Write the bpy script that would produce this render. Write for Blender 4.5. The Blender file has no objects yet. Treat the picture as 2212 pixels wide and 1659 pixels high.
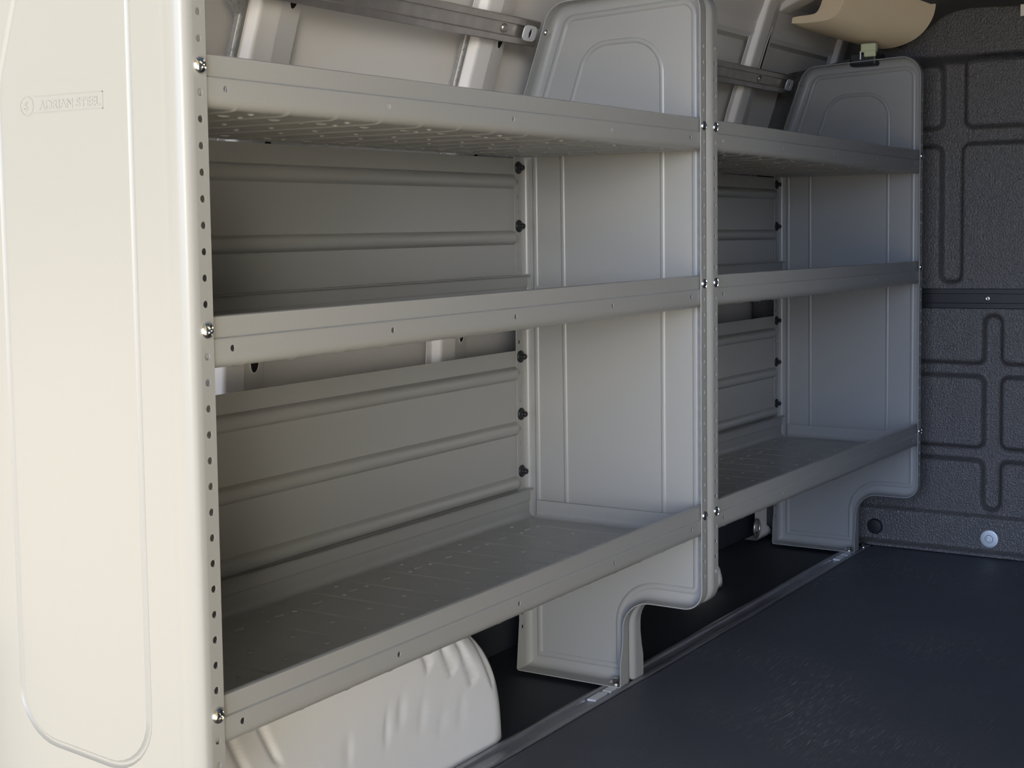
import bpy, bmesh, math, random
from mathutils import Vector, Matrix
random.seed(7)
C = bpy.context.scene.collection
SC = bpy.context.scene
PI = math.pi

# ------------------------------------------------------------------ camera
CAM_POS = Vector((-1.03510, -1.00469, 0.79334))
YAW, PITCH, ROLL, FPX = 0.56391, -0.07452, -0.01264, 3159.39
cam_d = bpy.data.cameras.new('camera')
cam = bpy.data.objects.new('camera', cam_d)
C.objects.link(cam)
fw = Vector((math.cos(PITCH)*math.cos(YAW), math.cos(PITCH)*math.sin(YAW), math.sin(PITCH)))
r0 = fw.cross(Vector((0, 0, 1))).normalized()
u0 = r0.cross(fw)
rt = math.cos(ROLL)*r0 + math.sin(ROLL)*u0
up = -math.sin(ROLL)*r0 + math.cos(ROLL)*u0
m = Matrix((rt, up, -fw)).transposed().to_4x4()
m.translation = CAM_POS
cam.matrix_world = m
cam_d.sensor_width = 36.0
cam_d.lens = FPX*36.0/2212.0
cam_d.shift_y = -105.737/2212.0
cam_d.clip_start = 0.05
SC.camera = cam

# ------------------------------------------------------------------ view, sky, sun
SC.view_settings.view_transform = 'Standard'
SC.view_settings.look = 'None'
SC.view_settings.gamma = 1.0
SC.view_settings.use_curve_mapping = False
SC.view_settings.exposure = 0.74

world = bpy.data.worlds.new('sky')
SC.world = world
world.use_nodes = True
wn = world.node_tree.nodes; wl = world.node_tree.links
wn.clear()
tc = wn.new('ShaderNodeTexCoord')
sx = wn.new('ShaderNodeSeparateXYZ')
mr = wn.new('ShaderNodeMapRange')
mr.inputs['From Min'].default_value = -1.0
mr.inputs['From Max'].default_value = 1.0
rmp = wn.new('ShaderNodeValToRGB')
cr = rmp.color_ramp
cr.elements[0].position = 0.0;  cr.elements[0].color = (0.28, 0.28, 0.28, 1)
cr.elements[1].position = 1.0;  cr.elements[1].color = (0.42, 0.46, 0.55, 1)
for p_, c_ in ((0.49, (0.40, 0.40, 0.40, 1)), (0.505, (1.0, 1.0, 1.0, 1)), (0.65, (1.0, 1.0, 1.0, 1)), (0.78, (0.60, 0.62, 0.68, 1))):
    e = cr.elements.new(p_); e.color = c_
bg = wn.new('ShaderNodeBackground'); bg.inputs['Strength'].default_value = 1.0
wo = wn.new('ShaderNodeOutputWorld')
wl.new(tc.outputs['Generated'], sx.inputs[0])
wl.new(sx.outputs['Z'], mr.inputs['Value'])
wl.new(mr.outputs['Result'], rmp.inputs['Fac'])
# warm hazy sky all round with a cooler, brighter clearing straight behind the van
def lobe(direction, lo, hi):
    dp = wn.new('ShaderNodeVectorMath'); dp.operation = 'DOT_PRODUCT'
    dp.inputs[1].default_value = Vector(direction).normalized()
    wl.new(tc.outputs['Generated'], dp.inputs[0])
    g = wn.new('ShaderNodeMapRange'); g.interpolation_type = 'SMOOTHSTEP'
    g.inputs['From Min'].default_value = lo; g.inputs['From Max'].default_value = hi
    wl.new(dp.outputs['Value'], g.inputs['Value'])
    return g.outputs['Result']
def wmix(kind, f, a_, b_):
    mx = wn.new('ShaderNodeMix'); mx.data_type = 'RGBA'; mx.blend_type = kind
    if isinstance(f, float): mx.inputs['Factor'].default_value = f
    else: wl.new(f, mx.inputs['Factor'])
    for sock, v in (('A', a_), ('B', b_)):
        if isinstance(v, tuple): mx.inputs[sock].default_value = v
        else: wl.new(v, mx.inputs[sock])
    return mx.outputs['Result']
WARM = (0.55, 0.44, 0.24, 1)
PEAK = (23.0, 21.6, 18.8, 1)
FAR = (0.24, 0.20, 0.06, 1)
COOL = (2.9, 3.6, 5.2, 1)
side = wmix('MIX', lobe((-0.80, -0.60, 0.05), 0.15, 0.85), FAR, WARM)
side = wmix('MIX', lobe((-0.878, -0.475, 0.05), 0.952, 0.994), side, PEAK)
allsky = wmix('MIX', lobe((-0.975, -0.20, 0.10), 0.88, 0.975), side, COOL)
tot = wmix('MULTIPLY', 1.0, allsky, rmp.outputs['Color'])
wl.new(tot, bg.inputs['Color'])
wl.new(bg.outputs['Background'], wo.inputs['Surface'])

sun_d = bpy.data.lights.new('sun', 'SUN')
sun_d.energy = 22.0; sun_d.color = (1.0, 0.92, 0.78); sun_d.angle = math.radians(0.6)
sun = bpy.data.objects.new('sun', sun_d); C.objects.link(sun)
sun.rotation_euler = Vector((-0.55, 0.25, -0.80)).to_track_quat('-Z', 'Y').to_euler()
sun.location = (3, -2, 5)

# ------------------------------------------------------------------ materials
def new_mat(name, col, rough=0.5, metal=0.0, bump=0.0, bscale=300.0, spec=0.5, coat=0.0, var=0.0, vscale=4.0, bdist=0.001):
    mt = bpy.data.materials.new(name)
    mt.use_nodes = True
    nt = mt.node_tree
    b = nt.nodes['Principled BSDF']
    b.inputs['Base Color'].default_value = (*col, 1)
    b.inputs['Roughness'].default_value = rough
    b.inputs['Metallic'].default_value = metal
    b.inputs['Specular IOR Level'].default_value = spec
    b.inputs['Coat Weight'].default_value = coat
    tcn = nt.nodes.new('ShaderNodeTexCoord')
    if bump > 0:
        nz = nt.nodes.new('ShaderNodeTexNoise'); nz.inputs['Scale'].default_value = bscale
        nz.inputs['Detail'].default_value = 2.0
        bp = nt.nodes.new('ShaderNodeBump'); bp.inputs['Strength'].default_value = bump
        bp.inputs['Distance'].default_value = bdist
        nt.links.new(tcn.outputs['Object'], nz.inputs['Vector'])
        nt.links.new(nz.outputs['Fac'], bp.inputs['Height'])
        nt.links.new(bp.outputs['Normal'], b.inputs['Normal'])
    if var > 0:
        n2 = nt.nodes.new('ShaderNodeTexNoise'); n2.inputs['Scale'].default_value = vscale
        n2.inputs['Detail'].default_value = 4.0
        r2 = nt.nodes.new('ShaderNodeValToRGB')
        r2.color_ramp.elements[0].position = 0.35; r2.color_ramp.elements[1].position = 0.7
        r2.color_ramp.elements[0].color = tuple(c*(1-var) for c in col) + (1,)
        r2.color_ramp.elements[1].color = tuple(min(1, c*(1+var)) for c in col) + (1,)
        nt.links.new(tcn.outputs['Object'], n2.inputs['Vector'])
        nt.links.new(n2.outputs['Fac'], r2.inputs['Fac'])
        nt.links.new(r2.outputs['Color'], b.inputs['Base Color'])
    return mt

M = {}
M['paint'] = new_mat('grey_powder_coat', (0.31, 0.312, 0.305), rough=0.30, bump=0.06, bscale=900, spec=0.5, bdist=0.0004)
M['body'] = new_mat('body_primer_white', (0.88, 0.85, 0.82), rough=0.35, spec=0.45, bump=0.04, bscale=60, bdist=0.001)
M['arch'] = new_mat('body_primer_arch', (0.86, 0.86, 0.87), rough=0.38, spec=0.4, bump=0.15, bscale=9, bdist=0.006)
M['sealant'] = new_mat('grey_sealant', (0.30, 0.30, 0.29), rough=0.8, bump=0.8, bscale=220, bdist=0.003)
M['zinc'] = new_mat('bright_zinc', (0.78, 0.77, 0.74), rough=0.16, metal=1.0)
M['galv'] = new_mat('galvanised_steel', (0.56, 0.52, 0.48), rough=0.34, metal=0.85, var=0.10, vscale=30)
M['plate'] = new_mat('zinc_glare_white', (0.86, 0.88, 0.92), rough=0.30, metal=0.25, spec=0.8)  # whitened, barely metallic zinc; the sky's reflection is put into the colour
M['alu'] = new_mat('dull_aluminium', (0.34, 0.34, 0.37), rough=0.36, metal=0.6, var=0.15, vscale=12)
M['black'] = new_mat('black_plastic', (0.012, 0.013, 0.016), rough=0.45)
M['hole'] = new_mat('cavity_shade_black', (0.01, 0.01, 0.012), rough=0.9)  # near-black standing in for the shade inside holes and slots
M['abs'] = new_mat('black_grained_plastic', (0.088, 0.083, 0.080), rough=0.36, bump=1.0, bscale=240, spec=0.6, bdist=0.0030)
M['beige'] = new_mat('beige_trim_plastic', (0.82, 0.68, 0.47), rough=0.50, bump=0.15, bscale=600, bdist=0.0005)
M['headliner'] = new_mat('dark_grey_liner', (0.06, 0.058, 0.058), rough=0.75)
M['clip'] = new_mat('pale_green_plastic', (0.62, 0.66, 0.42), rough=0.35)
M['tag'] = new_mat('white_label', (0.85, 0.80, 0.72), rough=0.6)
M['ground'] = new_mat('concrete_paving', (0.40, 0.38, 0.34), rough=0.9, var=0.12, vscale=0.8)
M['liner'] = new_mat('blue_bounce_liner', (0.11, 0.18, 0.34), rough=0.7)  # made-up blue liner, tints the bounce light inside the van
M['wash'] = new_mat('zinc_washer', (0.62, 0.66, 0.68), rough=0.45, metal=0.7)

def floor_material():
    mt = bpy.data.materials.new('black_rubber_mat'); mt.use_nodes = True
    nt = mt.node_tree; b = nt.nodes['Principled BSDF']; L = nt.links
    tcn = nt.nodes.new('ShaderNodeTexCoord')
    def noise(sc, det, rot=0.0, st=(1, 1, 1)):
        mp = nt.nodes.new('ShaderNodeMapping'); mp.inputs['Scale'].default_value = st
        mp.inputs['Rotation'].default_value = (0, 0, rot)
        L.new(tcn.outputs['Object'], mp.inputs['Vector'])
        n = nt.nodes.new('ShaderNodeTexNoise'); n.inputs['Scale'].default_value = sc; n.inputs['Detail'].default_value = det
        L.new(mp.outputs['Vector'], n.inputs['Vector']); return n.outputs['Fac']
    def ramp(f, a, b_):
        r = nt.nodes.new('ShaderNodeMapRange'); r.inputs['From Min'].default_value = a; r.inputs['From Max'].default_value = b_
        r.clamp = True; L.new(f, r.inputs['Value']); return r.outputs['Result']
    def mul(a, b_):
        mm = nt.nodes.new('ShaderNodeMath'); mm.operation = 'MULTIPLY'; L.new(a, mm.inputs[0])
        if isinstance(b_, float): mm.inputs[1].default_value = b_
        else: L.new(b_, mm.inputs[1])
        return mm.outputs[0]
    def add(a, b_):
        mm = nt.nodes.new('ShaderNodeMath'); mm.operation = 'ADD'; L.new(a, mm.inputs[0]); L.new(b_, mm.inputs[1]); mm.use_clamp = True
        return mm.outputs[0]
    patch = ramp(noise(2.6, 5), 0.50, 0.68)
    s1 = ramp(noise(26, 3, 1.05, (1.0, 16, 1)), 0.56, 0.72)
    s2 = ramp(noise(20, 3, -0.35, (1.0, 22, 1)), 0.60, 0.76)
    haze = ramp(noise(5, 6), 0.42, 0.75)
    fine = ramp(noise(160, 2), 0.4, 0.75)
    w = add(mul(mul(patch, s1), 0.85), mul(mul(ramp(noise(3.4, 4, 0.7), 0.52, 0.66), s2), 0.65))
    w = add(w, mul(mul(haze, fine), 0.16))
    mx = nt.nodes.new('ShaderNodeMix'); mx.data_type = 'RGBA'
    mx.inputs['A'].default_value = (0.090, 0.098, 0.118, 1); mx.inputs['B'].default_value = (0.42, 0.40, 0.38, 1)
    L.new(w, mx.inputs['Factor']); L.new(mx.outputs['Result'], b.inputs['Base Color'])
    b.inputs['Roughness'].default_value = 0.55
    b.inputs['Specular IOR Level'].default_value = 0.4
    nz = nt.nodes.new('ShaderNodeTexNoise'); nz.inputs['Scale'].default_value = 500
    L.new(tcn.outputs['Object'], nz.inputs['Vector'])
    bp = nt.nodes.new('ShaderNodeBump'); bp.inputs['Strength'].default_value = 0.4; bp.inputs['Distance'].default_value = 0.0006
    L.new(nz.outputs['Fac'], bp.inputs['Height']); L.new(bp.outputs['Normal'], b.inputs['Normal'])
    return mt
M['mat'] = floor_material()
M['rubber'] = new_mat('black_floor_rubber', (0.030, 0.034, 0.044), rough=0.6, bump=0.3, bscale=400, bdist=0.0005, spec=0.35)

# ------------------------------------------------------------------ mesh helpers
def link_mesh(name, bm, mat, parent=None, smooth=True, solid=0.0, wn_=True, angle=None, bevel=0.0):
    bmesh.ops.remove_doubles(bm, verts=bm.verts, dist=1e-6)
    bmesh.ops.recalc_face_normals(bm, faces=bm.faces)
    me = bpy.data.meshes.new(name)
    bm.to_mesh(me); bm.free()
    if smooth:
        for p in me.polygons: p.use_smooth = True
        if angle:
            me.set_sharp_from_angle(angle=math.radians(angle))
    me.materials.append(mat)
    o = bpy.data.objects.new(name, me); C.objects.link(o)
    if parent is not None: o.parent = parent
    if bevel > 0:
        md = o.modifiers.new('bevel', 'BEVEL'); md.width = bevel; md.segments = 2; md.limit_method = 'ANGLE'
    if solid > 0:
        md = o.modifiers.new('thick', 'SOLIDIFY'); md.thickness = solid; md.offset = 0.0
    if smooth and solid > 0:
        md = o.modifiers.new('split', 'EDGE_SPLIT'); md.split_angle = math.radians(angle or 40); md.use_edge_sharp = False
    if smooth and wn_:
        md = o.modifiers.new('normals', 'WEIGHTED_NORMAL'); md.weight = 80; md.keep_sharp = True
    return o

def empty(name, loc, label, cat, group=None):
    o = bpy.data.objects.new(name, None); C.objects.link(o)
    o.location = loc; o['label'] = label; o['category'] = cat
    o.empty_display_size = 0.1
    if group: o['group'] = group
    return o

def tag(o, label=None, cat=None, group=None, kind=None):
    if label: o['label'] = label
    if cat: o['category'] = cat
    if group: o['group'] = group
    if kind: o['kind'] = kind
    return o

def add_box(bm, a, b):
    x0, y0, z0 = a; x1, y1, z1 = b
    v = [bm.verts.new(p) for p in ((x0, y0, z0), (x1, y0, z0), (x1, y1, z0), (x0, y1, z0), (x0, y0, z1), (x1, y0, z1), (x1, y1, z1), (x0, y1, z1))]
    for f in ((0, 3, 2, 1), (4, 5, 6, 7), (0, 1, 5, 4), (1, 2, 6, 5), (2, 3, 7, 6), (3, 0, 4, 7)):
        bm.faces.new([v[i] for i in f])

def add_grid(bm, rows, close=False):
    """rows: list of lists of points"""
    vs = [[bm.verts.new(p) for p in r] for r in rows]
    n = len(rows[0])
    for i in range(len(rows)-1):
        for j in range(n if close else n-1):
            k = (j+1) % n
            bm.faces.new((vs[i][j], vs[i][k], vs[i+1][k], vs[i+1][j]))
    return vs

def fill_with_hole(bm, loop, centre, ax_u, ax_v, rad, n=14):
    """planar face bounded by loop (BMVerts) with a round hole"""
    ring = [bm.verts.new(centre + ax_u*(rad*math.cos(2*PI*i/n)) + ax_v*(rad*math.sin(2*PI*i/n))) for i in range(n)]
    es = []
    for lp in (loop, ring):
        for i in range(len(lp)):
            a, b = lp[i], lp[(i+1) % len(lp)]
            e = bm.edges.get((a, b)) or bm.edges.new((a, b))
            es.append(e)
    bmesh.ops.triangle_fill(bm, edges=es, use_beauty=True, use_dissolve=False)

def lathe(bm, prof, origin, axis, n=20, mod=None):
    """prof: list of (r, h) along axis"""
    axis = Vector(axis).normalized()
    t = Vector((0, 0, 1)) if abs(axis.z) < 0.9 else Vector((1, 0, 0))
    u = axis.cross(t).normalized(); v = axis.cross(u)
    rows = []
    for r, h in prof:
        row = []
        for i in range(n):
            a = 2*PI*i/n
            hh = h - (mod(r, a) if mod else 0.0)
            row.append(Vector(origin) + axis*hh + u*(r*math.cos(a)) + v*(r*math.sin(a)))
        rows.append(row)
    vs = add_grid(bm, rows, close=True)
    if prof[0][0] > 1e-5: bm.faces.new(vs[0])
    if prof[-1][0] > 1e-5: bm.faces.new(vs[-1])

ZB = 0.95          # height of the top row of shelf bolts above the floor
INCH = 0.0254

def fillet_poly(poly, off, nseg=8):
    """poly: list of (y, z, radius); returns list of (pts per corner) of the polygon inset by off"""
    n = len(poly)
    area = sum(poly[i][0]*poly[(i+1) % n][1]-poly[(i+1) % n][0]*poly[i][1] for i in range(n))
    sgn = 1.0 if area > 0 else -1.0
    lines = []
    for i in range(n):
        a = Vector(poly[i][:2]); b = Vector(poly[(i+1) % n][:2])
        d = (b-a).normalized(); nn = Vector((-d.y, d.x))*sgn      # inward
        lines.append((a+nn*off, d))
    out = []
    for i in range(n):
        (p, d), (q, e) = lines[i-1], lines[i]
        den = d.x*e.y-d.y*e.x
        t = ((q.x-p.x)*e.y-(q.y-p.y)*e.x)/den
        c = p+d*t
        turn = den*sgn
        r = poly[i][2]
        r = max(r-off, 0.0015) if turn > 0 else r+off
        half = math.acos(max(-1, min(1, d.dot(e))))/2
        tl = r*math.tan(half)
        s = c-d*tl
        arc = []
        for k in range(nseg+1):
            tt = k/nseg
            ang = 2*half*tt
            # rotate direction d by ang towards e
            nrm = Vector((-d.y, d.x))*(1 if den > 0 else -1)
            arc.append(s + d*(r*math.sin(ang)) + nrm*(r*(1-math.cos(ang))))
        out.append(arc)
    return out

FW = 0.031; FR = 0.013
def end_panel(name, parent, xface, sgn, bead_dy, foot=0.0075, drop=0.0, rim=1.0):
    """pressed steel end panel: face in plane x=xface, flanges run towards sgn*x"""
    ZB = 0.95-drop
    poly = [(0.0, ZB+0.229, 0.045), (0.0, 0.157-drop, 0.032), (0.147, 0.157-drop, 0.05), (0.147, foot, 0.004),
            (0.354, foot, 0.004), (0.354, ZB+0.006, 0.12), (0.278, ZB+0.218, 0.045)]
    zf = [ZB-k*INCH for k in range(-5, 30)]                 # front hole row
    zr = [ZB-0.056-(j)*INCH for j in range(0, 33) if ZB-0.056-j*INCH > foot+0.03]
    zf_b = [z+INCH/2 for z in zf]+[zf[-1]-INCH/2]
    zr_b = [z+INCH/2 for z in zr]+[zr[-1]-INCH/2]
    def ring(off):
        arcs = fillet_poly(poly, off)
        pts = []; flags = []
        n = len(arcs)
        for i in range(n):
            pts += arcs[i]; flags += [None]*len(arcs[i])
            a = arcs[i][-1]; b = arcs[(i+1) % n][0]
            zs = None
            if i == 0: zs = zf_b; kind = 'f'
            if i == 4: zs = zr_b[::-1]; kind = 'r'
            if zs:
                for j, z in enumerate(zs):
                    t = (z-a.y)/(b.y-a.y); t = max(0.0, min(1.0, t))
                    pts.append(a+(b-a)*t)
                    flags.append((kind, j) if j < len(zs)-1 else None)
            elif i == 2:
                for z in (0.09, 0.065, 0.055, 0.045, 0.03):
                    t = (z-a.y)/(b.y-a.y); pts.append(a+(b-a)*t); flags.append(None)
        return pts, flags
    spec = [(0.0, FW), (0.0, FR+0.0015), (0.0, FR)]
    for k in range(1, 6):
        t = PI/2*k/5
        spec.append((FR*(1-math.cos(t)), FR*(1-math.sin(t))))
    bh = 0.0028
    spec += [(0.0185, 0.0), (0.0200, bh*0.55*rim), (0.0225, bh*rim), (0.0255, bh*rim), (0.0278, bh*0.55*rim), (0.0292, 0.0)]
    bm = bmesh.new()
    rings = []; flags = None
    for si, (off, x) in enumerate(spec):
        pts, fl = ring(off); flags = fl
        row = []
        for p in pts:
            xx = x
            if si == 0:                                     # flange widens into a gusset at the foot
                if p.y < 0.11 and p.x > 0.1:
                    w = max(0.0, min(1.0, (0.085-p.y)/0.045)); w = w*w*(3-2*w)
                    xx += 0.010*w
            row.append(bm.verts.new((xface+sgn*xx, p.x, p.y)))
        rings.append(row)
    n = len(rings[0])
    X = Vector((1, 0, 0)); Z = Vector((0, 0, 1))
    for i in range(len(rings)-1):
        for j in range(n):
            k = (j+1) % n
            q = (rings[i][j], rings[i][k], rings[i+1][k], rings[i+1][j])
            if i == 0 and flags[j]:
                kind, idx = flags[j]
                cz = (q[0].co.z+q[1].co.z)/2
                yy = q[0].co.y
                fill_with_hole(bm, list(q), Vector((xface+sgn*0.0215, yy, cz)), X, Z, 0.0037 if kind == 'f' else 0.0036)
            else:
                bm.faces.new(q)
    # bottom flange corners etc. follow the ring; now the pressed arch bead
    ap = [(0.083+bead_dy, ZB+0.150, 0.055), (0.083+bead_dy, ZB-0.705, 0.055), (0.272+bead_dy, ZB-0.69, 0.055),
          (0.275+bead_dy, ZB-0.005, 0.10), (0.222+bead_dy, ZB+0.148, 0.055)]
    prev = None; first = None
    for off, x in ((-0.0045, 0.0), (-0.0028, bh*0.7), (0.0, bh), (0.0028, bh*0.7), (0.0045, 0.0)):
        arcs = fillet_poly(ap, off)
        pts = [p for a in arcs for p in a]
        row = [bm.verts.new((xface+sgn*x, p.x, p.y)) for p in pts]
        if prev:
            for j in range(len(row)):
                k = (j+1) % len(row)
                bm.faces.new((prev[j], prev[k], row[k], row[j]))
        else: first = row
        prev = row
    bm.faces.new(prev)
    es = []
    for lp in (rings[-1], first):
        for i in range(len(lp)):
            a, b = lp[i], lp[(i+1) % len(lp)]
            es.append(bm.edges.get((a, b)) or bm.edges.new((a, b)))
    bmesh.ops.triangle_fill(bm, edges=es, use_beauty=True, use_dissolve=False)
    return link_mesh(name, bm, M['paint'], parent, solid=0.0016, angle=35)

def shelf(parent, L, zrow, tilt=0.0):
    """pressed tray shelf; zc = height of its bolt row"""
    zc = 0.0
    xs, xe = 0.0135, L-0.0135
    ribs = [0.080+0.0787*k for k in range(14)]
    holes = [0.060+0.264*k for k in range(5)]
    zf = -0.0385; R = 0.011
    yl, yu = 0.0026, 0.0054          # lower and upper lip faces
    yr = 0.3425
    cols = {xs, xe, xs+0.012, xe-0.012}
    for c in ribs:
        for d in (-0.005, -0.003, -0.001, 0.001, 0.003, 0.005): cols.add(c+d)
    for h in holes: cols |= {h-0.0095, h+0.0095}
    cols = sorted(cols)
    cc = [cols[0]]
    for x in cols[1:]:
        if x-cc[-1] > 0.0004: cc.append(x)
    cols = cc
    prof = [(0.0125, 0.0100, 0), (0.0105, 0.0122, 0), (0.0070, 0.0126, 0), (0.0052, 0.0116, 0), (yu, 0.0095, 0),
            (yu, -0.0075, 0), (yu-0.0004, -0.0088, 0), (yl+0.0003, -0.0102, 0), (yl, -0.0116, 0),
            (yl, -0.0135, 0), (yl, -0.0265, 0)]
    ihole = len(prof)-2
    for k in range(0, 7):
        t = PI/2*k/6
        prof.append((yl+R*(1-math.cos(t)), zf+R-R*math.sin(t), max(0.0, (k-1)/5.0)**2*0.7))
    for y in (0.03, 0.08, 0.16, 0.25, 0.315): prof.append((y, zf, 1.0))
    prof.append((0.326, zf, 0.0))
    for k in range(0, 7):
        t = PI/2*k/6
        prof.append((yr-R+R*math.sin(t), zf+R-R*math.cos(t), 0))
    prof += [(yr, -0.0116, 0), (yr-0.0006, -0.0102, 0), (yr-0.0018, -0.0080, 0), (yr-0.0018, 0.0085, 0), (yr-0.0030, 0.0112, 0), (yr-0.0060, 0.0122, 0), (yr-0.010, 0.0112, 0)]
    def ribf(x):
        for c in ribs:
            d = abs(x-c)
            if d < 0.005: return 0.5+0.5*math.cos(PI*d/0.005)
        return 0.0
    bm = bmesh.new()
    V = []
    npf = len(prof)
    for pi_, (y, z, mk) in enumerate(prof):
        a = prof[max(pi_-1, 0)]; b = prof[min(pi_+1, npf-1)]
        tx, tz = b[0]-a[0], b[1]-a[1]
        ln = math.hypot(tx, tz) or 1
        ny, nz = tz/ln, -tx/ln          # outward (front / down)
        row = []
        for x in cols:
            d = 0.0021*ribf(x)*mk
            row.append(bm.verts.new((x, y+ny*d, zc+z+nz*d)))
        V.append(row)
    X = Vector((1, 0, 0)); Z = Vector((0, 0, 1))
    tray = range(len(prof))
    for i in range(npf-1):
        j = 0
        while j < len(cols)-1:
            if i == ihole:
                hit = [h for h in holes if abs(cols[j]-(h-0.0095)) < 0.0009]
                if hit:
                    h = hit[0]; e = j
                    while e < len(cols)-1 and cols[e] < h+0.0088: e += 1
                    loop = [V[i][t] for t in range(j, e+1)]+[V[i+1][t] for t in range(e, j-1, -1)]
                    fill_with_hole(bm, loop, Vector((h, yl, zc-0.0200)), X, Z, 0.0034)
                    j = e; continue
            floor_row = prof[i][1] <= zf+1e-6 and prof[i+1][1] <= zf+1e-6
            if floor_row and (j == 0 or j == len(cols)-2):
                j += 1; continue
            bm.faces.new((V[i][j], V[i][j+1], V[i+1][j+1], V[i+1][j])); j += 1
    # turned-up tray ends
    for xa, s in ((xs, 1), (xe, -1)):
        rows = []
        for y in (yl+R, 0.326):
            row = [(xa+s*0.012, y, zc+zf)]
            for k in range(1, 7):
                t = PI/2*k/6
                row.append((xa+s*(0.012-0.012*math.sin(t)), y, zc+zf+0.012-0.012*math.cos(t)))
            row.append((xa, y, zc-0.008))
            rows.append(row)
        add_grid(bm, rows)
    # pressed pips and slots in the tray floor
    def pip(x, y, a, b):
        n = 10; rows = []
        for hz, s in ((0.0011, 0.0), (0.0010, 0.45), (0.0004, 0.85), (-0.0008, 1.0), (-0.0020, 0.85), (-0.0027, 0.45), (-0.0028, 0.0)):
            rows.append([(x+a*max(s, 0.02)*math.cos(2*PI*k/n), y+b*max(s, 0.02)*math.sin(2*PI*k/n), zc+zf+hz+0.0008) for k in range(n)])
        add_grid(bm, rows, close=True)
    for k in range(13):
        cx = 0.1194+0.0787*k
        for y in (0.283, 0.062):
            pip(cx, y, 0.0095, 0.0035)
        for y in (0.200, 0.145):
            pip(cx+0.01, y, 0.0033, 0.0033)
        if k % 2 == 0:
            for dx, dy in ((-0.028, -0.006), (0.028, -0.003), (0.004, 0.034)):
                pip(cx+dx, 0.283+dy, 0.0033, 0.0033)
                pip(cx+dx, 0.062-dy, 0.0033, 0.0033)
    o = link_mesh('shelf', bm, M['paint'], parent, solid=0.0014, angle=40)
    o.location = (0, 0, zrow); o.rotation_euler = (0, tilt, 0)
    return o

def back_panel(parent, L, z0, z1, ridges, tilt=0.0):
    zs = [(z0, 0)]
    for r in ridges:
        for k in range(9):
            t = -1+2*k/8
            zs.append((r+t*0.0120, 0.0105*math.sqrt(max(0, 1-t*t))))
    zs.append((z1, 0))
    zs.sort(key=lambda q: q[0])
    xs = [(0.016, 0), (0.033, 0), (0.0345, 0.6), (0.037, 0.92), (0.041, 1), (L-0.041, 1), (L-0.037, 0.92), (L-0.0345, 0.6), (L-0.033, 0), (L-0.016, 0)]
    bm = bmesh.new()
    add_grid(bm, [[(x, 0.3560-a*h, z) for x, a in xs] for z, h in zs])
    o = link_mesh('back_panel', bm, M['paint'], parent, solid=0.0012, angle=50)
    o.rotation_euler = (0, tilt, 0)
    return o

def bolt_mesh():
    bm = bmesh.new()
    def mod(r, a):
        d = min(abs(math.sin(a)), abs(math.cos(a)))*r
        return 0.0022 if (d < 0.0009 and r < 0.0046) else 0.0
    prof = [(0.0081, 0.0), (0.0082, 0.0009), (0.0076, 0.0024), (0.0066, 0.0035), (0.0056, 0.0042), (0.0044, 0.0048), (0.0032, 0.0051), (0.0020, 0.0053), (0.0008, 0.0053)]
    lathe(bm, prof, (0, 0, 0), (0, -1, 0), n=48, mod=mod)
    bmesh.ops.recalc_face_normals(bm, faces=bm.faces)
    me = bpy.data.meshes.new('bolt'); bm.to_mesh(me); bm.free()
    for p in me.polygons: p.use_smooth = True
    me.set_sharp_from_angle(angle=math.radians(40))
    me.materials.append(M['zinc']); return me
BOLT = bolt_mesh()

def hex_bolt(parent, name, loc, axis=(0, 0, 1), r=0.0062, h=0.005, wr=0.010, mat=None):
    bm = bmesh.new()
    lathe(bm, [(wr, 0), (wr, 0.0012), (wr*0.9, 0.0020), (r*1.05, 0.0022)], loc, axis, n=24)
    ax = Vector(axis).normalized()
    lathe(bm, [(r, 0.002), (r, h), (r*0.82, h+0.001)], loc, axis, n=6)
    return link_mesh(name, bm, mat or M['zinc'], parent, angle=30)

def rivet_mesh():
    bm = bmesh.new()
    lathe(bm, [(0.0108, 0), (0.0110, 0.0012), (0.0095, 0.0030), (0.0060, 0.0042), (0.0042, 0.0050), (0.0036, 0.0066), (0.0048, 0.0080), (0.0050, 0.0100), (0.0036, 0.0118), (0.0010, 0.0122)], (0, 0, 0), (0, -1, 0), n=24)
    bmesh.ops.recalc_face_normals(bm, faces=bm.faces)
    me = bpy.data.meshes.new('push_rivet'); bm.to_mesh(me); bm.free()
    for p in me.polygons: p.use_smooth = True
    me.materials.append(M['black']); return me
RIVET = rivet_mesh()

def inst(name, me, parent, loc, rot=(0, 0, 0)):
    o = bpy.data.objects.new(name, me); C.objects.link(o)
    o.parent = parent; o.location = loc; o.rotation_euler = rot
    return o

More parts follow.
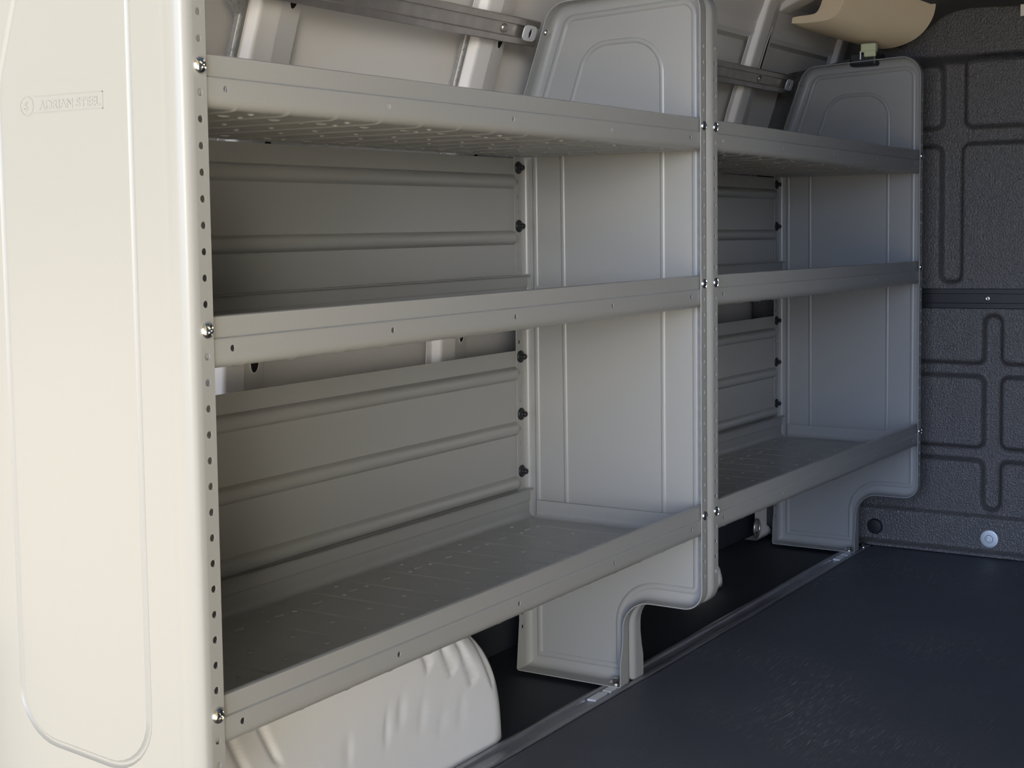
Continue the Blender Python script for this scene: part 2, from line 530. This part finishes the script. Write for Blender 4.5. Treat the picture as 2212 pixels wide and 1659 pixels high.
XA = -0.0215
XB = 1.1576
LU = XB-XA
def shelving_unit(x0, label, drop, near, foot_far):
    u = empty('shelving_unit', (x0, 0, 0), label, 'shelving', 'steel shelving units along the van wall')
    tilt = drop/LU
    a = end_panel('end_panel', u, 0.0, 1, -0.012 if near else 0.0, rim=0.18)
    b = end_panel('end_panel', u, LU, -1, 0.0, foot=foot_far, drop=drop)
    for k, dz in ((0, 0.0), (10, 0.0), (25, 0.003)):
        shelf(u, LU, ZB-k*INCH+dz, tilt)
        for x in (0.0215, LU-0.0215):
            inst('bolt', BOLT, u, (x, -0.0008, ZB-k*INCH-(drop if x > 0.5 else 0.0)), (0, random.uniform(0, 1.5), 0))
    back_panel(u, LU, ZB-0.290, ZB-0.040, [ZB-0.080, ZB-0.177, ZB-0.274], tilt)
    back_panel(u, LU, ZB-0.635, ZB-0.375, [ZB-0.415, ZB-0.512, ZB-0.609], tilt)
    for zz in (-0.056, -0.1572, -0.386, -0.4876, -0.5892):
        inst('push_rivet', RIVET, u, (LU-0.0195, 0.3528, ZB+zz-drop))
    hex_bolt(u, 'foot_bolt', (LU-0.021, 0.1665, foot_far+0.001), r=0.0066, h=0.007, wr=0.0115)
    return u, a

u1, panelA = shelving_unit(XA, 'grey steel shelving unit nearest the open rear doorway, above the white wheel arch', 0.0, True, 0.0075)
u2, _ = shelving_unit(XB+0.0018, 'grey steel shelving unit farther in, standing next to the black bulkhead', 0.009, False, 0.0075)

# embossed lettering on the outer face of the near end panel
def text_mesh(name, body, size, extrude, mat, parent, loc, rot):
    cu = bpy.data.curves.new(name, 'FONT'); cu.body = body; cu.size = size; cu.extrude = extrude
    cu.bevel_depth = extrude*0.4; cu.bevel_resolution = 0
    tmp = bpy.data.objects.new(name, cu); C.objects.link(tmp)
    dg = bpy.context.evaluated_depsgraph_get()
    me = bpy.data.meshes.new_from_object(tmp.evaluated_get(dg))
    C.objects.unlink(tmp); bpy.data.objects.remove(tmp)
    me.name = name
    me.materials.clear(); me.materials.append(mat)
    return me
def lettering():
    me = text_mesh('embossed_logo', 'ADRIAN STEEL', 0.0125, 0.0004, M['paint'], None, None, None)
    bm = bmesh.new(); bm.from_mesh(me)
    w = max(v.co.x for v in bm.verts)
    sc = 0.089/w
    for v in bm.verts: v.co.x = v.co.x*sc + 0.029
    me2 = text_mesh('embossed_logo', 'S', 0.0125, 0.0004, M['paint'], None, None, None)
    bm2 = bmesh.new(); bm2.from_mesh(me2)
    tmp = bpy.data.meshes.new('t')
    for v in bm2.verts: v.co.x += 0.0062
    bm2.to_mesh(tmp); bm2.free(); bm.from_mesh(tmp)
    # ring around the initial and the frame round the words
    n = 32; rows = []
    for r, h in ((0.0102, -0.0004), (0.0102, 0.0004), (0.0092, 0.0004), (0.0092, -0.0004)):
        rows.append([(0.0103+r*math.cos(2*PI*i/n), 0.0045+r*math.sin(2*PI*i/n), h) for i in range(n)])
    add_grid(bm, rows, close=True)
    for a, b in (((0.021, -0.0036), (0.122, -0.0028)), ((0.021, 0.0128), (0.122, 0.0136)), ((0.1212, -0.0036), (0.122, 0.0136))):
        add_box(bm, (a[0], a[1], -0.0004), (b[0], b[1], 0.00035))
    # text x -> -Y, text y -> +Z, text z -> -X
    for v in bm.verts:
        x, y, z = v.co
        v.co = (-0.0008-z, 0.2300-x, ZB-0.0330+y)
    o = link_mesh('embossed_logo', bm, M['paint'], panelA, smooth=False)
    return o
lettering()

# ------------------------------------------------------------------ the van shell
def yf(z):
    """inner face of the side-wall ribs at height z (above floor)"""
    T = [(-0.2, 0.445), (0.0, 0.445), (0.55, 0.440), (0.75, 0.428), (0.90, 0.405), (1.03, 0.373), (1.115, 0.345), (1.28, 0.290), (1.46, 0.215)]
    for (a, ya), (b, yb) in zip(T, T[1:]):
        if z <= b:
            t = (z-a)/(b-a); return ya+(yb-ya)*t
    return T[-1][1]
ZS = [-0.02, 0.2, 0.4, 0.55, 0.65, 0.75, 0.83, 0.90, 0.97, 1.03, 1.08, 1.115, 1.17, 1.22, 1.28, 1.34, 1.40, 1.46]

bm = bmesh.new()
add_grid(bm, [[(x, yf(z)+0.050, z) for x in (-0.14, 0.6, 1.2, 1.8, 2.4, 2.95)] for z in ZS])
wall = link_mesh('wall_left', bm, M['body'], solid=0.004)
tag(wall, kind='structure')

def rib(x0, holes, slot=None, zmax=1.40):
    """pressed vertical stiffener; x0 = its far edge"""
    prof = [(-0.120, 0.0165), (-0.108, 0.0155), (-0.1055, 0.0135), (-0.1015, 0.003), (-0.0985, 0.0006), (-0.094, 0.0), (-0.060, 0.0), (-0.0555, 0.0008), (-0.0510, 0.0028), (-0.006, 0.0125), (-0.001, 0.016), (0.001, 0.024), (0.002, 0.046)]
    zz = []
    z = -0.02
    while z < zmax:
        zz.append(z); z += 0.02
    bm = bmesh.new()
    V = [[bm.verts.new((x0+px, yf(z)+py, z)) for px, py in prof] for z in zz]
    cut = []
    for hz, hh, hx in holes: cut.append((hz, hh, hx))
    for i in range(len(zz)-1):
        for j in range(len(prof)-1):
            zc = (zz[i]+zz[i+1])/2
            bm.faces.new((V[i][j], V[i][j+1], V[i+1][j+1], V[i+1][j]))
    o = link_mesh('rib', bm, M['body'], wall, solid=0.0016, angle=60)
    # oval openings: a rolled rim around a flat disc painted dark as the hole's shade
    for hz, hh, hw in holes:
        bm = bmesh.new()
        xc = x0-0.029
        sl = (yf(hz+0.02)-yf(hz-0.02))/0.04
        def P(a, s, d):
            ux, uz = hw*s*math.cos(a), hh*s*math.sin(a)
            uz = uz
            return (xc+ux, yf(hz+uz)+0.0076+ux*0.215-d, hz+uz)
        n = 28
        add_grid(bm, [[P(2*PI*k/n, s, d) for k in range(n)] for s, d in ((1.30, 0.0004), (1.22, 0.0018), (1.10, 0.0022), (1.0, 0.0008))], close=True)
        link_mesh('hole_rim', bm, M['body'], o, wn_=False)
        bm = bmesh.new()
        vs = [bm.verts.new(P(2*PI*k/n, 1.04, 0.0013)) for k in range(n)]
        bm.faces.new(vs)
        link_mesh('hole_shade_disc', bm, M['hole'], o, smooth=False)
    return o
R1 = rib(0.583, [(1.115, 0.015, 0.010), (0.908, 0.013, 0.010), (0.602, 0.016, 0.011)])
R2 = rib(1.117, [(1.108, 0.012, 0.010), (0.908, 0.013, 0.010), (0.605, 0.014, 0.010)])
R3 = rib(1.650, [])
R4 = rib(2.215, [(1.178, 0.055, 0.010)], zmax=1.31)
R5 = rib(2.73, [], zmax=1.31)

def bead_strip(name, x, z0, z1, blob=None):
    bm = bmesh.new(); rows = []
    n = int((z1-z0)/0.004)
    for i in range(n+1):
        z = z0+(z1-z0)*i/n
        w = 0.006+random.uniform(-0.0012, 0.0012)
        if blob: 
            d = abs(z-blob)/0.024
            if d < 1: w += 0.018*math.sqrt(1-d*d)
        e = random.uniform(-0.001, 0.001)
        rows.append([(x-w+e, yf(z)+0.024, z), (x-w*0.75+e, yf(z)+0.016, z), (x-0.002, yf(z)+0.0125, z), (x+0.006, yf(z)+0.0150, z)])
    add_grid(bm, rows)
    return link_mesh(name, bm, M['sealant'], wall)
bead_strip('sealant_bead', 0.469, 1.02, 1.125, blob=1.108)
bead_strip('sealant_bead', 1.003, 1.02, 1.118)

# longitudinal roof rail above the ribs
bm = bmesh.new()
rows = []
for x in (-0.14, 0.7, 1.4, 2.0, 2.5, 2.71):
    rows.append([(x, 0.372, ZB+0.262), (x, 0.330, ZB+0.264), (x, 0.322, ZB+0.273), (x, 0.3165, ZB+0.297), (x, 0.3150, ZB+0.299), (x, 0.303, ZB+0.326), (x, 0.296, ZB+0.345), (x, 0.270, ZB+0.362), (x, 0.20, ZB+0.372)])
add_grid(bm, rows)
rail_t = link_mesh('trim_1', bm, M['body'], angle=25)
tag(rail_t, kind='structure')

# ceiling skin with cross bow
bm = bmesh.new()
add_grid(bm, [[(x, y, z) for x in (-0.14, 0.9, 1.9, 2.95)] for y, z in ((0.29, 1.39), (0.20, 1.46), (0.05, 1.50), (-0.5, 1.52), (-1.0, 1.50), (-1.20, 1.44), (-1.30, 1.36))])
ceil = link_mesh('ceiling', bm, M['liner'], solid=0.004); tag(ceil, kind='structure')
for xx in (1.05, 2.24):
    bm = bmesh.new()
    add_grid(bm, [[(xx-0.05, y, z+0.02), (xx-0.035, y, z-0.006), (xx-0.028, y, z-0.010), (xx+0.028, y, z-0.010), (xx+0.035, y, z-0.006), (xx+0.05, y, z+0.02)]
                  for y, z in ((0.300, 1.290), (0.27, 1.305), (0.22, 1.325), (0.16, 1.37), (0.05, 1.45), (-0.5, 1.48), (-1.2, 1.41))])
    link_mesh('roof_bow', bm, M['body'], ceil, angle=40)
# far side wall of the van and floor
bm = bmesh.new()
add_grid(bm, [[(x, y, z) for x in (-0.14, 0.9, 1.9, 2.95)] for y, z in ((-1.36, -0.02), (-1.38, 0.5), (-1.36, 0.9), (-1.30, 1.36))])
tag(link_mesh('wall_right', bm, M['liner'], solid=0.004), kind='structure')  # unseen wall, coloured blue to bounce cool light onto the shelving
bm = bmesh.new()
add_box(bm, (-0.16, -1.38, -0.03), (2.95, 0.51, -0.001))
fl = link_mesh('floor', bm, M['rubber'], smooth=False); tag(fl, kind='structure')
bm = bmesh.new()
add_box(bm, (-30, -30, -0.72), (30, 30, -0.62))
gr = link_mesh('ground', bm, M['ground'], smooth=False); tag(gr, kind='structure')

bm = bmesh.new()
add_grid(bm, [[(x, y, z) for x in (-0.13, 0.8, 1.6, 2.415)] for y, z in ((0.452, 0.0), (0.447, 0.02), (0.446, 0.30), (0.452, 0.305), (0.470, 0.306))])
tag(link_mesh('baseboard_left', bm, M['rubber'], angle=40), kind='structure')
# unseen rear header and pillar, added to block sky light, and the closed cab end
bm = bmesh.new()
add_box(bm, (-0.20, -1.40, 1.34), (-0.141, 0.30, 1.60))
add_box(bm, (-0.20, -1.46, -0.30), (-0.141, -1.28, 1.34))
tag(link_mesh('sky_block_frame', bm, M['body'], smooth=False), kind='structure')
bm = bmesh.new()
add_box(bm, (2.951, -1.40, -0.03), (2.97, 0.60, 1.55))
tag(link_mesh('wall_front', bm, M['body'], smooth=False), kind='structure')

# ------------------------------------------------------------------ floor mat, track
bm = bmesh.new()
add_grid(bm, [[(x, y, z) for x in (-0.15, 0.8, 1.6, 2.41)] for y, z in ((0.138, 0.0), (0.1375, 0.0045), (0.1345, 0.0065), (0.128, 0.0060), (0.12, 0.0050), (-0.5, 0.0050), (-1.34, 0.0050), (-1.345, 0.0))])
fm = link_mesh('floor_mat', bm, M['mat'], angle=50)
tag(fm, 'black rubber cargo mat with pale scuffs and scratches covering the open floor', 'floor mat')

ft = empty('floor_track', (0, 0, 0), 'dull aluminium channel track along the floor at the shelving feet', 'floor track')
bm = bmesh.new()
pr = [(0.1395, 0.0), (0.1395, 0.0068), (0.1420, 0.0074), (0.1480, 0.0074), (0.1500, 0.0066), (0.1515, 0.0030), (0.1540, 0.0022), (0.1700, 0.0022), (0.1725, 0.0030), (0.1740, 0.0064), (0.1760, 0.0072), (0.1800, 0.0072), (0.1850, 0.0040), (0.1930, 0.0010), (0.1930, 0.0)]
add_grid(bm, [[(x, y, z) for y, z in pr] for x in (-0.14, 0.6, 1.2, 1.8, 2.395)])
link_mesh('channel', bm, M['alu'], ft, angle=30)
for xe_ in (XB-0.03, XB+LU-0.035):
    bm = bmesh.new()
    x1 = xe_; x0 = xe_-0.085
    n = 6
    for (a, b, tip) in ((x0, x0+0.047, 0.006), (x0+0.052, x1, 0.005)):
        z = 0.0066
        pts = [(a, 0.1535), (a, 0.1705), (b-tip, 0.1705), (b, 0.166), (b-0.002, 0.1620), (b+0.001, 0.158), (b-tip, 0.1535)]
        lo = [bm.verts.new((x, y, 0.0024)) for x, y in pts]; hi = [bm.verts.new((x, y, z)) for x, y in pts]
        bm.faces.new(hi); bm.faces.new(lo[::-1])
        for i in range(len(pts)):
            k = (i+1) % len(pts); bm.faces.new((lo[i], lo[k], hi[k], hi[i]))
    tag(link_mesh('clamp_plate', bm, M['plate'], ft, smooth=False, bevel=0.0008), 'zinc clamp plate, sky glare put into its colour')
hex_bolt(ft, 'end_bolt', (2.372, 0.150, 0.0074), r=0.006, h=0.012, wr=0.009)

# ------------------------------------------------------------------ wheel arch
def arch():
    bm = bmesh.new()
    Xl, Xr, Yf, Yb, H = 0.030, 0.858, 0.1975, 0.44, 0.240
    xc = (Xl+Xr)/2
    NT, NF, NE, NC = 260, 34, 12, 6
    R = 0.052
    segs = [((0.770, 0.19), (0.812, 0.094)), ((0.716, 0.20), (0.758, 0.112)), ((0.672, 0.205), (0.706, 0.140)), ((0.628, 0.21), (0.648, 0.162)),
            ((0.278, 0.205), (0.316, 0.130)), ((0.226, 0.205), (0.260, 0.130)), ((0.18, 0.20), (0.21, 0.12))]
    dents = [(0.622, 0.094, 0.010, 0.035), (0.540, 0.100, 0.010, 0.035), (0.668, 0.070, 0.009, 0.026), (0.455, 0.098, 0.012, 0.03), (0.575, 0.115, 0.014, 0.03), (0.72, 0.075, 0.010, 0.035), (0.39, 0.07, 0.012, 0.04)]
    def segd(x, z, s):
        (ax, az), (bx, bz) = s
        t = max(0, min(1, ((x-ax)*(bx-ax)+(z-az)*(bz-az))/((bx-ax)**2+(bz-az)**2)))
        return math.hypot(x-ax-t*(bx-ax), z-az-t*(bz-az))
    rows = []
    for i in range(NT+1):
        a = PI*i/NT
        c, s_ = math.cos(a), math.sin(a)
        ex = 2.0/2.9
        ox = xc+(Xr-Xl)/2*math.copysign(abs(c)**ex, c)
        oz = H*abs(s_)**ex
        dx, dz = ox-xc, oz
        # inset towards the inside by R (flattened in x so the ends round over as well)
        ln = math.hypot(dx/1.0, dz*2.6) or 1
        ix, iz = ox-R*(dx/ln), oz-R*min(1, dz*2.6/ln)
        iz = max(iz, 0)
        row = []
        for k in range(NF+1+NE+NC):
            if k <= NF:
                f = k/NF
                px, pz = xc+(ix-xc)*f, iz*f
                py = Yf+0.016*(pz/H)
            elif k <= NF+NE:
                b_ = PI/2*(k-NF)/NE
                px = ix+(ox-ix)*math.sin(b_); pz = iz+(oz-iz)*math.sin(b_)
                py = Yf+0.016*(iz/H)+R*(1-math.cos(b_))
            else:
                f = (k-NF-NE)/NC
                px, pz = ox, oz
                py = Yf+0.016*(iz/H)+R+(Yb-Yf-0.016-R)*f
            if k <= NF+NE+2:
                for sg in segs:
                    d = segd(px, pz, sg)/0.0095
                    if d < 1:
                        w = 0.0055*(0.5+0.5*math.cos(PI*d))*(1.0 if k <= NF+3 else max(0.0, 1-(k-NF-3)/7.0))
                        py += w
                for xb, zb, wx, wz in dents:
                    q = ((px-xb-(pz-zb)*0.12)/wx)**2+((pz-zb)/wz)**2
                    if q < 1: py += 0.0022*(1-q)**2
                # sheet step along the foot
                if pz < 0.020 and k <= NF: py -= 0.0020*(1-pz/0.020)
            row.append((px, py, max(pz, -0.001)))
        rows.append(row)
    add_grid(bm, rows)
    o = link_mesh('wheel_arch', bm, M['arch'], wn_=False)
    return tag(o, 'off-white pressed steel wheel arch with embossed ribs under the near shelving', 'wheel arch')
arch()

# ------------------------------------------------------------------ galvanised mounting rails behind the shelving tops
def slope_pt(x, u, v):
    """u: height along the slope, measured as z above ZB; v: distance towards the viewer"""
    n = Vector((0, -1, -0.347)).normalized()
    return Vector((x, 0.378-0.347*u, ZB+u)) + n*v
def mounting_rail(x0, x1, xs, label, zc=0.1715):
    o = empty('mounting_rail', (x0, 0.319, ZB+zc), label, 'rail', 'galvanised rails along the upper side wall')
    inv = Vector((-x0, -0.319, -ZB-zc))
    bm = bmesh.new()
    prof = [(-0.0205, -0.014), (-0.0205, 0.0), (-0.0195, 0.0012), (-0.0110, 0.0012), (-0.0102, 0.0002), (-0.0102, -0.0058), (-0.0094, -0.0068), (0.0094, -0.0068), (0.0102, -0.0058), (0.0102, 0.0002), (0.0110, 0.0012), (0.0195, 0.0012), (0.0205, 0.0), (0.0205, -0.014)]
    add_grid(bm, [[slope_pt(x, zc+u, v)+inv for u, v in prof] for x in (x0, (x0+x1)/2, x1)])
    link_mesh('channel', bm, M['galv'], o, solid=0.0014, angle=30)
    # screw into the rib
    n = Vector((0, -1, -0.347)).normalized()
    bm = bmesh.new()
    lathe(bm, [(0.0080, 0), (0.0080, 0.0012), (0.0066, 0.0034), (0.0035, 0.0050), (0.0008, 0.0054)], slope_pt(xs, zc, -0.0062)+inv, n, n=24)
    link_mesh('screw', bm, M['galv'], o)
    # keyhole clip at the end
    bm = bmesh.new()
    xc = x1-0.030
    outer = []
    hw, hh = 0.020, 0.0125
    def C2(px, pu): return slope_pt(xc+px, zc+pu, 0.0035)+inv
    n_ = 24
    ring_o, ring_i = [], []
    for k in range(n_):
        a = 2*PI*k/n_
        c, s = math.cos(a), math.sin(a)
        ring_o.append((hw*math.copysign(abs(c)**0.5, c), hh*math.copysign(abs(s)**0.5, s)))
        ri = 0.0062 if abs(c) > 0.72 else 0.0085
        ring_i.append((0.002+0.0052*c, ri*s*0.95))
    vo = [bm.verts.new(C2(*p)) for p in ring_o]; vi = [bm.verts.new(C2(*p)) for p in ring_i]
    for k in range(n_):
        j = (k+1) % n_; bm.faces.new((vo[k], vo[j], vi[j], vi[k]))
    tag(link_mesh('keyhole_clip', bm, M['plate'], o, solid=0.002, smooth=False), 'zinc clip, shine put into its colour, with a dark keyhole slot')
    bm = bmesh.new()
    vs = [bm.verts.new(slope_pt(xc+px*1.1, zc+pu*1.1, 0.0008)+inv) for px, pu in ring_i]
    bm.faces.new(vs)
    link_mesh('slot', bm, M['hole'], o, smooth=False)  # dark sheet behind the clip, painted as the slot's shade
    return o
mounting_rail(0.02, 1.150, 1.053, 'galvanised channel rail across the van wall above the near shelving, behind its top')
mounting_rail(1.19, 2.335, 2.145, 'galvanised channel rail across the van wall above the farther shelving')
# bolts through the sloping rear flange into the rail clips
for u, xw in ((u1, LU-0.0175), (u2, LU-0.0175)):
    bm = bmesh.new()
    nrm = Vector((0, -1, -0.347)).normalized()
    zz = ZB+0.172
    lathe(bm, [(0.0105, 0), (0.0105, 0.0012), (0.0075, 0.0016), (0.0072, 0.0040), (0.005, 0.0060), (0.001, 0.0066)], (xw, 0.3555-0.347*0.172-0.0005, zz), nrm, n=20)
    link_mesh('rail_bolt', bm, M['zinc'], u)

# ------------------------------------------------------------------ black moulded bulkhead
XP = 2.430
def smooth01(t):
    t = max(0.0, min(1.0, t)); return t*t*(3-2*t)
def bulkhead():
    o = empty('bulkhead_panel', (XP, -0.4, 0), 'black grained plastic bulkhead with moulded grooves closing off the cab end', 'bulkhead')
    off = Vector((-XP, 0.4, 0))
    def rr(y, z, y0, y1, z0, z1, r):
        cy, cz = (y0+y1)/2, (z0+z1)/2
        qy, qz = abs(y-cy)-(y1-y0)/2+r, abs(z-cz)-(z1-z0)/2+r
        return math.hypot(max(qy, 0), max(qz, 0))+min(max(qy, qz), 0)-r
    def groove(y, z):
        """signed distance: <0 inside a groove (z relative to the bolts)"""
        zz = z-ZB
        d = 9
        if zz > -0.31:
            # pads of the upper half, separated by the cross
            pads = ((0.0-0.010-0.004, 0.60, 0.060, 0.205), (-0.62, -0.068, 0.060, 0.222), (-0.012, 0.60, -0.36, 0.016), (-0.62, -0.062, -0.36, 0.020))
            dp = min(rr(y, zz, a, b, c, e, 0.018) for a, b, c, e in pads)
            d = -dp
            # lower arm of the cross tapers out
            if zz < -0.05:
                d = rr(y, zz, -0.062, -0.012, -0.302, 0.1, 0.018)
            if zz > 0.15:
                d = min(d, 9)
        else:
            cy, hw = -0.136, 0.021
            if zz > -0.44 or zz < -0.79:
                d = rr(y, zz, cy-hw, cy+hw, -0.838, -0.378, 0.02)
            else:
                d = -min(rr(y, zz, a, b, c, e, 0.016) for a, b in ((cy+hw, 0.7), (-1.6, cy-hw)) for c, e in ((-0.491, -0.2), (-0.690, -0.524), (-0.95, -0.723)))
        return d
    ys = []
    y = 0.46
    while y > -0.42:
        ys.append(y)
        y -= 0.0042 if -0.28 < y < 0.14 else 0.012
    while y > -1.37:
        ys.append(y); y -= 0.05
    ys.append(-1.37)
    zs = []
    z = 0.008
    while z < 1.31:
        zs.append(z); z += 0.0042
    TOP = [(0.45, 0.20), (0.148, 0.256), (0.07, 0.284), (0.026, 0.313), (-0.007, 0.337), (-0.04, 0.347), (-0.07, 0.350), (-0.185, 0.345), (-1.4, 0.33)]
    def topz(y):
        for (a, za), (b, zb) in zip(TOP, TOP[1:]):
            if a >= y >= b:
                return ZB+za+(zb-za)*(a-y)/(a-b)
        return ZB+0.33
    rows = []
    for z in zs:
        row = []
        for y in ys:
            zz = min(z, topz(y))
            s = (zz-0.008)/(1.31)
            d = groove(y, zz)
            dep = 0.021*smooth01((0.0045-d)/0.0110)
            x = dep
            # recess of the top and stepped foot
            if zz > ZB+0.17: x += 0.03*smooth01((zz-ZB-0.205)/0.03)
            if zz < 0.105: x -= 0.012*smooth01((0.105-zz)/0.012)
            if zz < 0.022: x -= 0.018*smooth01((0.022-zz)/0.008)
            row.append((x, y+0.4, zz))
        rows.append(row)
    bm = bmesh.new(); add_grid(bm, rows)
    link_mesh('liner', bm, M['abs'], o, wn_=False)
    # horizontal rail
    bm = bmesh.new()
    zc = ZB-0.341
    pr = [(0.004, 0.0235), (-0.004, 0.0230), (-0.0055, 0.0220), (-0.0055, 0.0120), (-0.0035, 0.0108), (-0.0035, -0.0100), (-0.0055, -0.0112), (-0.0055, -0.0220), (-0.004, -0.0235), (0.004, -0.024)]
    add_grid(bm, [[(x, y+0.4, zc+dz+0.002*(0.03-y)/0.22) for x, dz in pr] for y in (0.036, -0.3, -0.9, -1.33)])
    rl = link_mesh('clamp_rail', bm, M['black'], o, angle=30)
    bm = bmesh.new()
    lathe(bm, [(0.0062, 0), (0.0062, 0.001), (0.005, 0.002), (0.0026, 0.0022), (0.0022, 0.0012), (0.0005, 0.001)], (-0.0035, -0.1247+0.4, ZB-0.3395), (-1, 0, 0), n=20)
    link_mesh('screw', bm, M['zinc'], rl)
    # washer bolt low down
    bm = bmesh.new()
    lathe(bm, [(0.0205, 0), (0.0205, 0.002), (0.0195, 0.0026), (0.0098, 0.0028)], (-0.012, -0.1375+0.4, ZB-0.9024), (-1, 0, 0), n=36)
    w = link_mesh('washer', bm, M['wash'], o, angle=30)
    bm = bmesh.new()
    lathe(bm, [(0.0098, 0.002), (0.0098, 0.0045), (0.0085, 0.0060), (0.0050, 0.0062), (0.0045, 0.0035), (0.0005, 0.0034)], (-0.012, -0.1375+0.4, ZB-0.9024), (-1, 0, 0), n=24)
    link_mesh('bolt_head', bm, M['wash'], w, angle=30)
    bm = bmesh.new()
    lathe(bm, [(0.019, 0), (0.019, 0.003), (0.016, 0.006), (0.008, 0.007), (0.001, 0.007)], (-0.012, 0.1360+0.4, ZB-0.899), (-1, 0, 0), n=28)
    tag(link_mesh('plug', bm, M['black'], o, angle=30), 'round black plug')
    # curved grey liner lip over the top edge
    bm = bmesh.new()
    rows = []
    for y, z in ((0.10, 0.268), (0.07, 0.284), (0.026, 0.313), (-0.007, 0.337), (-0.04, 0.347), (-0.07, 0.350), (-0.185, 0.345), (-0.6, 0.34), (-1.3, 0.33)):
        rows.append([(0.035, y+0.4, ZB+z-0.012), (0.0, y+0.4, ZB+z+0.0), (-0.04, y+0.405, ZB+z+0.010), (-0.08, y+0.415, ZB+z+0.035), (-0.10, y+0.425, ZB+z+0.075), (-0.10, y+0.43, ZB+z+0.12)])
    add_grid(bm, rows)
    tag(link_mesh('top_lip', bm, M['headliner'], o, solid=0.003, angle=60), 'dark grey curved liner lip')
    # white label near the top
    bm = bmesh.new()
    add_box(bm, (0.0165, -0.186-0.07+0.4, ZB+0.306), (0.0185, -0.186+0.4, ZB+0.332))
    tag(link_mesh('paper_label', bm, M['tag'], o, smooth=False), 'white paper label')
    return o
bulkhead()

# ------------------------------------------------------------------ beige overhead trim by the bulkhead
def overhead_trim():
    o = empty('overhead_trim', (2.26, 0.12, ZB+0.26), 'beige curved plastic trim hanging under the roof beside the bulkhead', 'trim panel')
    off = Vector((-2.26, -0.12, -0.26))
    F = [(2.20, 0.268, 0.300), (2.20, 0.255, 0.2985), (2.20, 0.215, 0.2985), (2.20, 0.185, 0.3005), (2.20, 0.165, 0.309), (2.20, 0.152, 0.325), (2.20, 0.143, 0.350), (2.20, 0.138, 0.385), (2.20, 0.135, 0.43)]
    G = [(2.40, 0.235, 0.288), (2.40, 0.190, 0.272), (2.40, 0.150, 0.256), (2.40, 0.110, 0.250), (2.40, 0.070, 0.256), (2.40, 0.035, 0.272), (2.40, 0.008, 0.300), (2.40, -0.006, 0.340), (2.40, -0.010, 0.43)]
    def cr(P, n=44):
        out = []
        for i in range(n+1):
            t = i/n*(len(P)-1); k = min(int(t), len(P)-2); f = t-k
            p0, p1, p2, p3 = P[max(k-1, 0)], P[k], P[k+1], P[min(k+2, len(P)-1)]
            out.append(tuple(0.5*((2*b_)+(-a_+c_)*f+(2*a_-5*b_+4*c_-d_)*f*f+(-a_+3*b_-3*c_+d_)*f**3) for a_, b_, c_, d_ in zip(p0, p1, p2, p3)))
        return [Vector(p)+off for p in out]
    T = [(2.20, 0.266, 0.314), (2.20, 0.250, 0.316), (2.20, 0.226, 0.317), (2.20, 0.211, 0.320), (2.20, 0.203, 0.330), (2.20, 0.197, 0.345), (2.20, 0.191, 0.365), (2.20, 0.188, 0.39), (2.20, 0.186, 0.43)]
    f_, g_, t_ = cr(F), cr(G), cr(T)
    ax = Vector((1, 0, 0))
    rows = [[p+ax*0.06 for p in t_], [p+ax*0.004 for p in t_], [p+(q-p)*0.04 for p, q in zip(t_, f_)], [p+(q-p)*0.93 for p, q in zip(t_, f_)], [p+ax*0.0015 for p in f_], [p+(q-p)*0.02 for p, q in zip(f_, g_)]]
    for k in range(1, 13):
        t = k/12
        rows.append([p+Vector(((q.x-p.x)*t, (q.y-p.y)*t, (q.z-p.z)*t**0.75-0.004*math.sin(PI*t))) for p, q in zip(f_, g_)])
    bm = bmesh.new(); add_grid(bm, rows)
    sh = link_mesh('shell', bm, M['beige'], o, angle=50)
    # wiring connector tucked below it
    return o
overhead_trim()
wc = empty('wiring_connector', (2.33, 0.125, ZB+0.232), 'black wiring plug with a pale yellow-green tab under the beige trim', 'connector')
bm = bmesh.new(); add_box(bm, (-0.02, -0.020, -0.028), (0.05, 0.045, 0.004))
link_mesh('plug_body', bm, M['black'], wc, smooth=False, bevel=0.006)
bm = bmesh.new()
add_box(bm, (-0.030, -0.022, 0.002), (-0.012, 0.014, 0.022)); add_box(bm, (-0.032, -0.022, -0.009), (-0.022, 0.006, 0.006))
tag(link_mesh('locking_tab', bm, M['clip'], wc, smooth=False, bevel=0.003), 'pale yellow-green plastic tab')
bm = bmesh.new(); add_box(bm, (-0.026, 0.014, -0.014), (-0.022, 0.017, 0.006))
link_mesh('wire_clip', bm, M['zinc'], wc, smooth=False, bevel=0.0006)

# ------------------------------------------------------------------ body brackets low down behind the farther shelving
tr = empty('lashing_ring', (2.312, 0.402, 0.045), 'metal lashing ring on an off-white wall bracket under the farther shelving', 'lashing ring')
bm = bmesh.new()
add_grid(bm, [[(x, y, z) for x in (-0.010, 0.0, 0.04, 0.065)] for y, z in ((0.028, -0.036), (-0.004, -0.036), (-0.012, -0.022), (-0.006, -0.014), (0.0, -0.010), (0.0, 0.06))])
link_mesh('bracket', bm, M['body'], tr)
bm = bmesh.new()
n = 24; rows = []
for k in range(n):
    a = 2*PI*k/n
    cx_, cz_ = -0.025+0.016*math.cos(a), 0.0+0.020*math.sin(a)
    rows.append([(cx_+0.0035*math.cos(b)*math.cos(a), -0.012+0.0035*math.sin(b), cz_+0.0035*math.cos(b)*math.sin(a)) for b in [2*PI*j/8 for j in range(8)]])
rows.append(rows[0])
add_grid(bm, rows, close=True)
link_mesh('ring', bm, M['galv'], tr, wn_=False)
bm = bmesh.new()
lathe(bm, [(0.05, 0.0), (0.049, 0.02), (0.044, 0.040), (0.034, 0.056), (0.018, 0.066), (0.001, 0.069)], (1.853, 0.342, -0.001), (0, 0, 1), n=28)
tag(link_mesh('body_boss', bm, M['body']), 'small off-white domed boss on the floor behind the middle shelving post', 'floor boss')
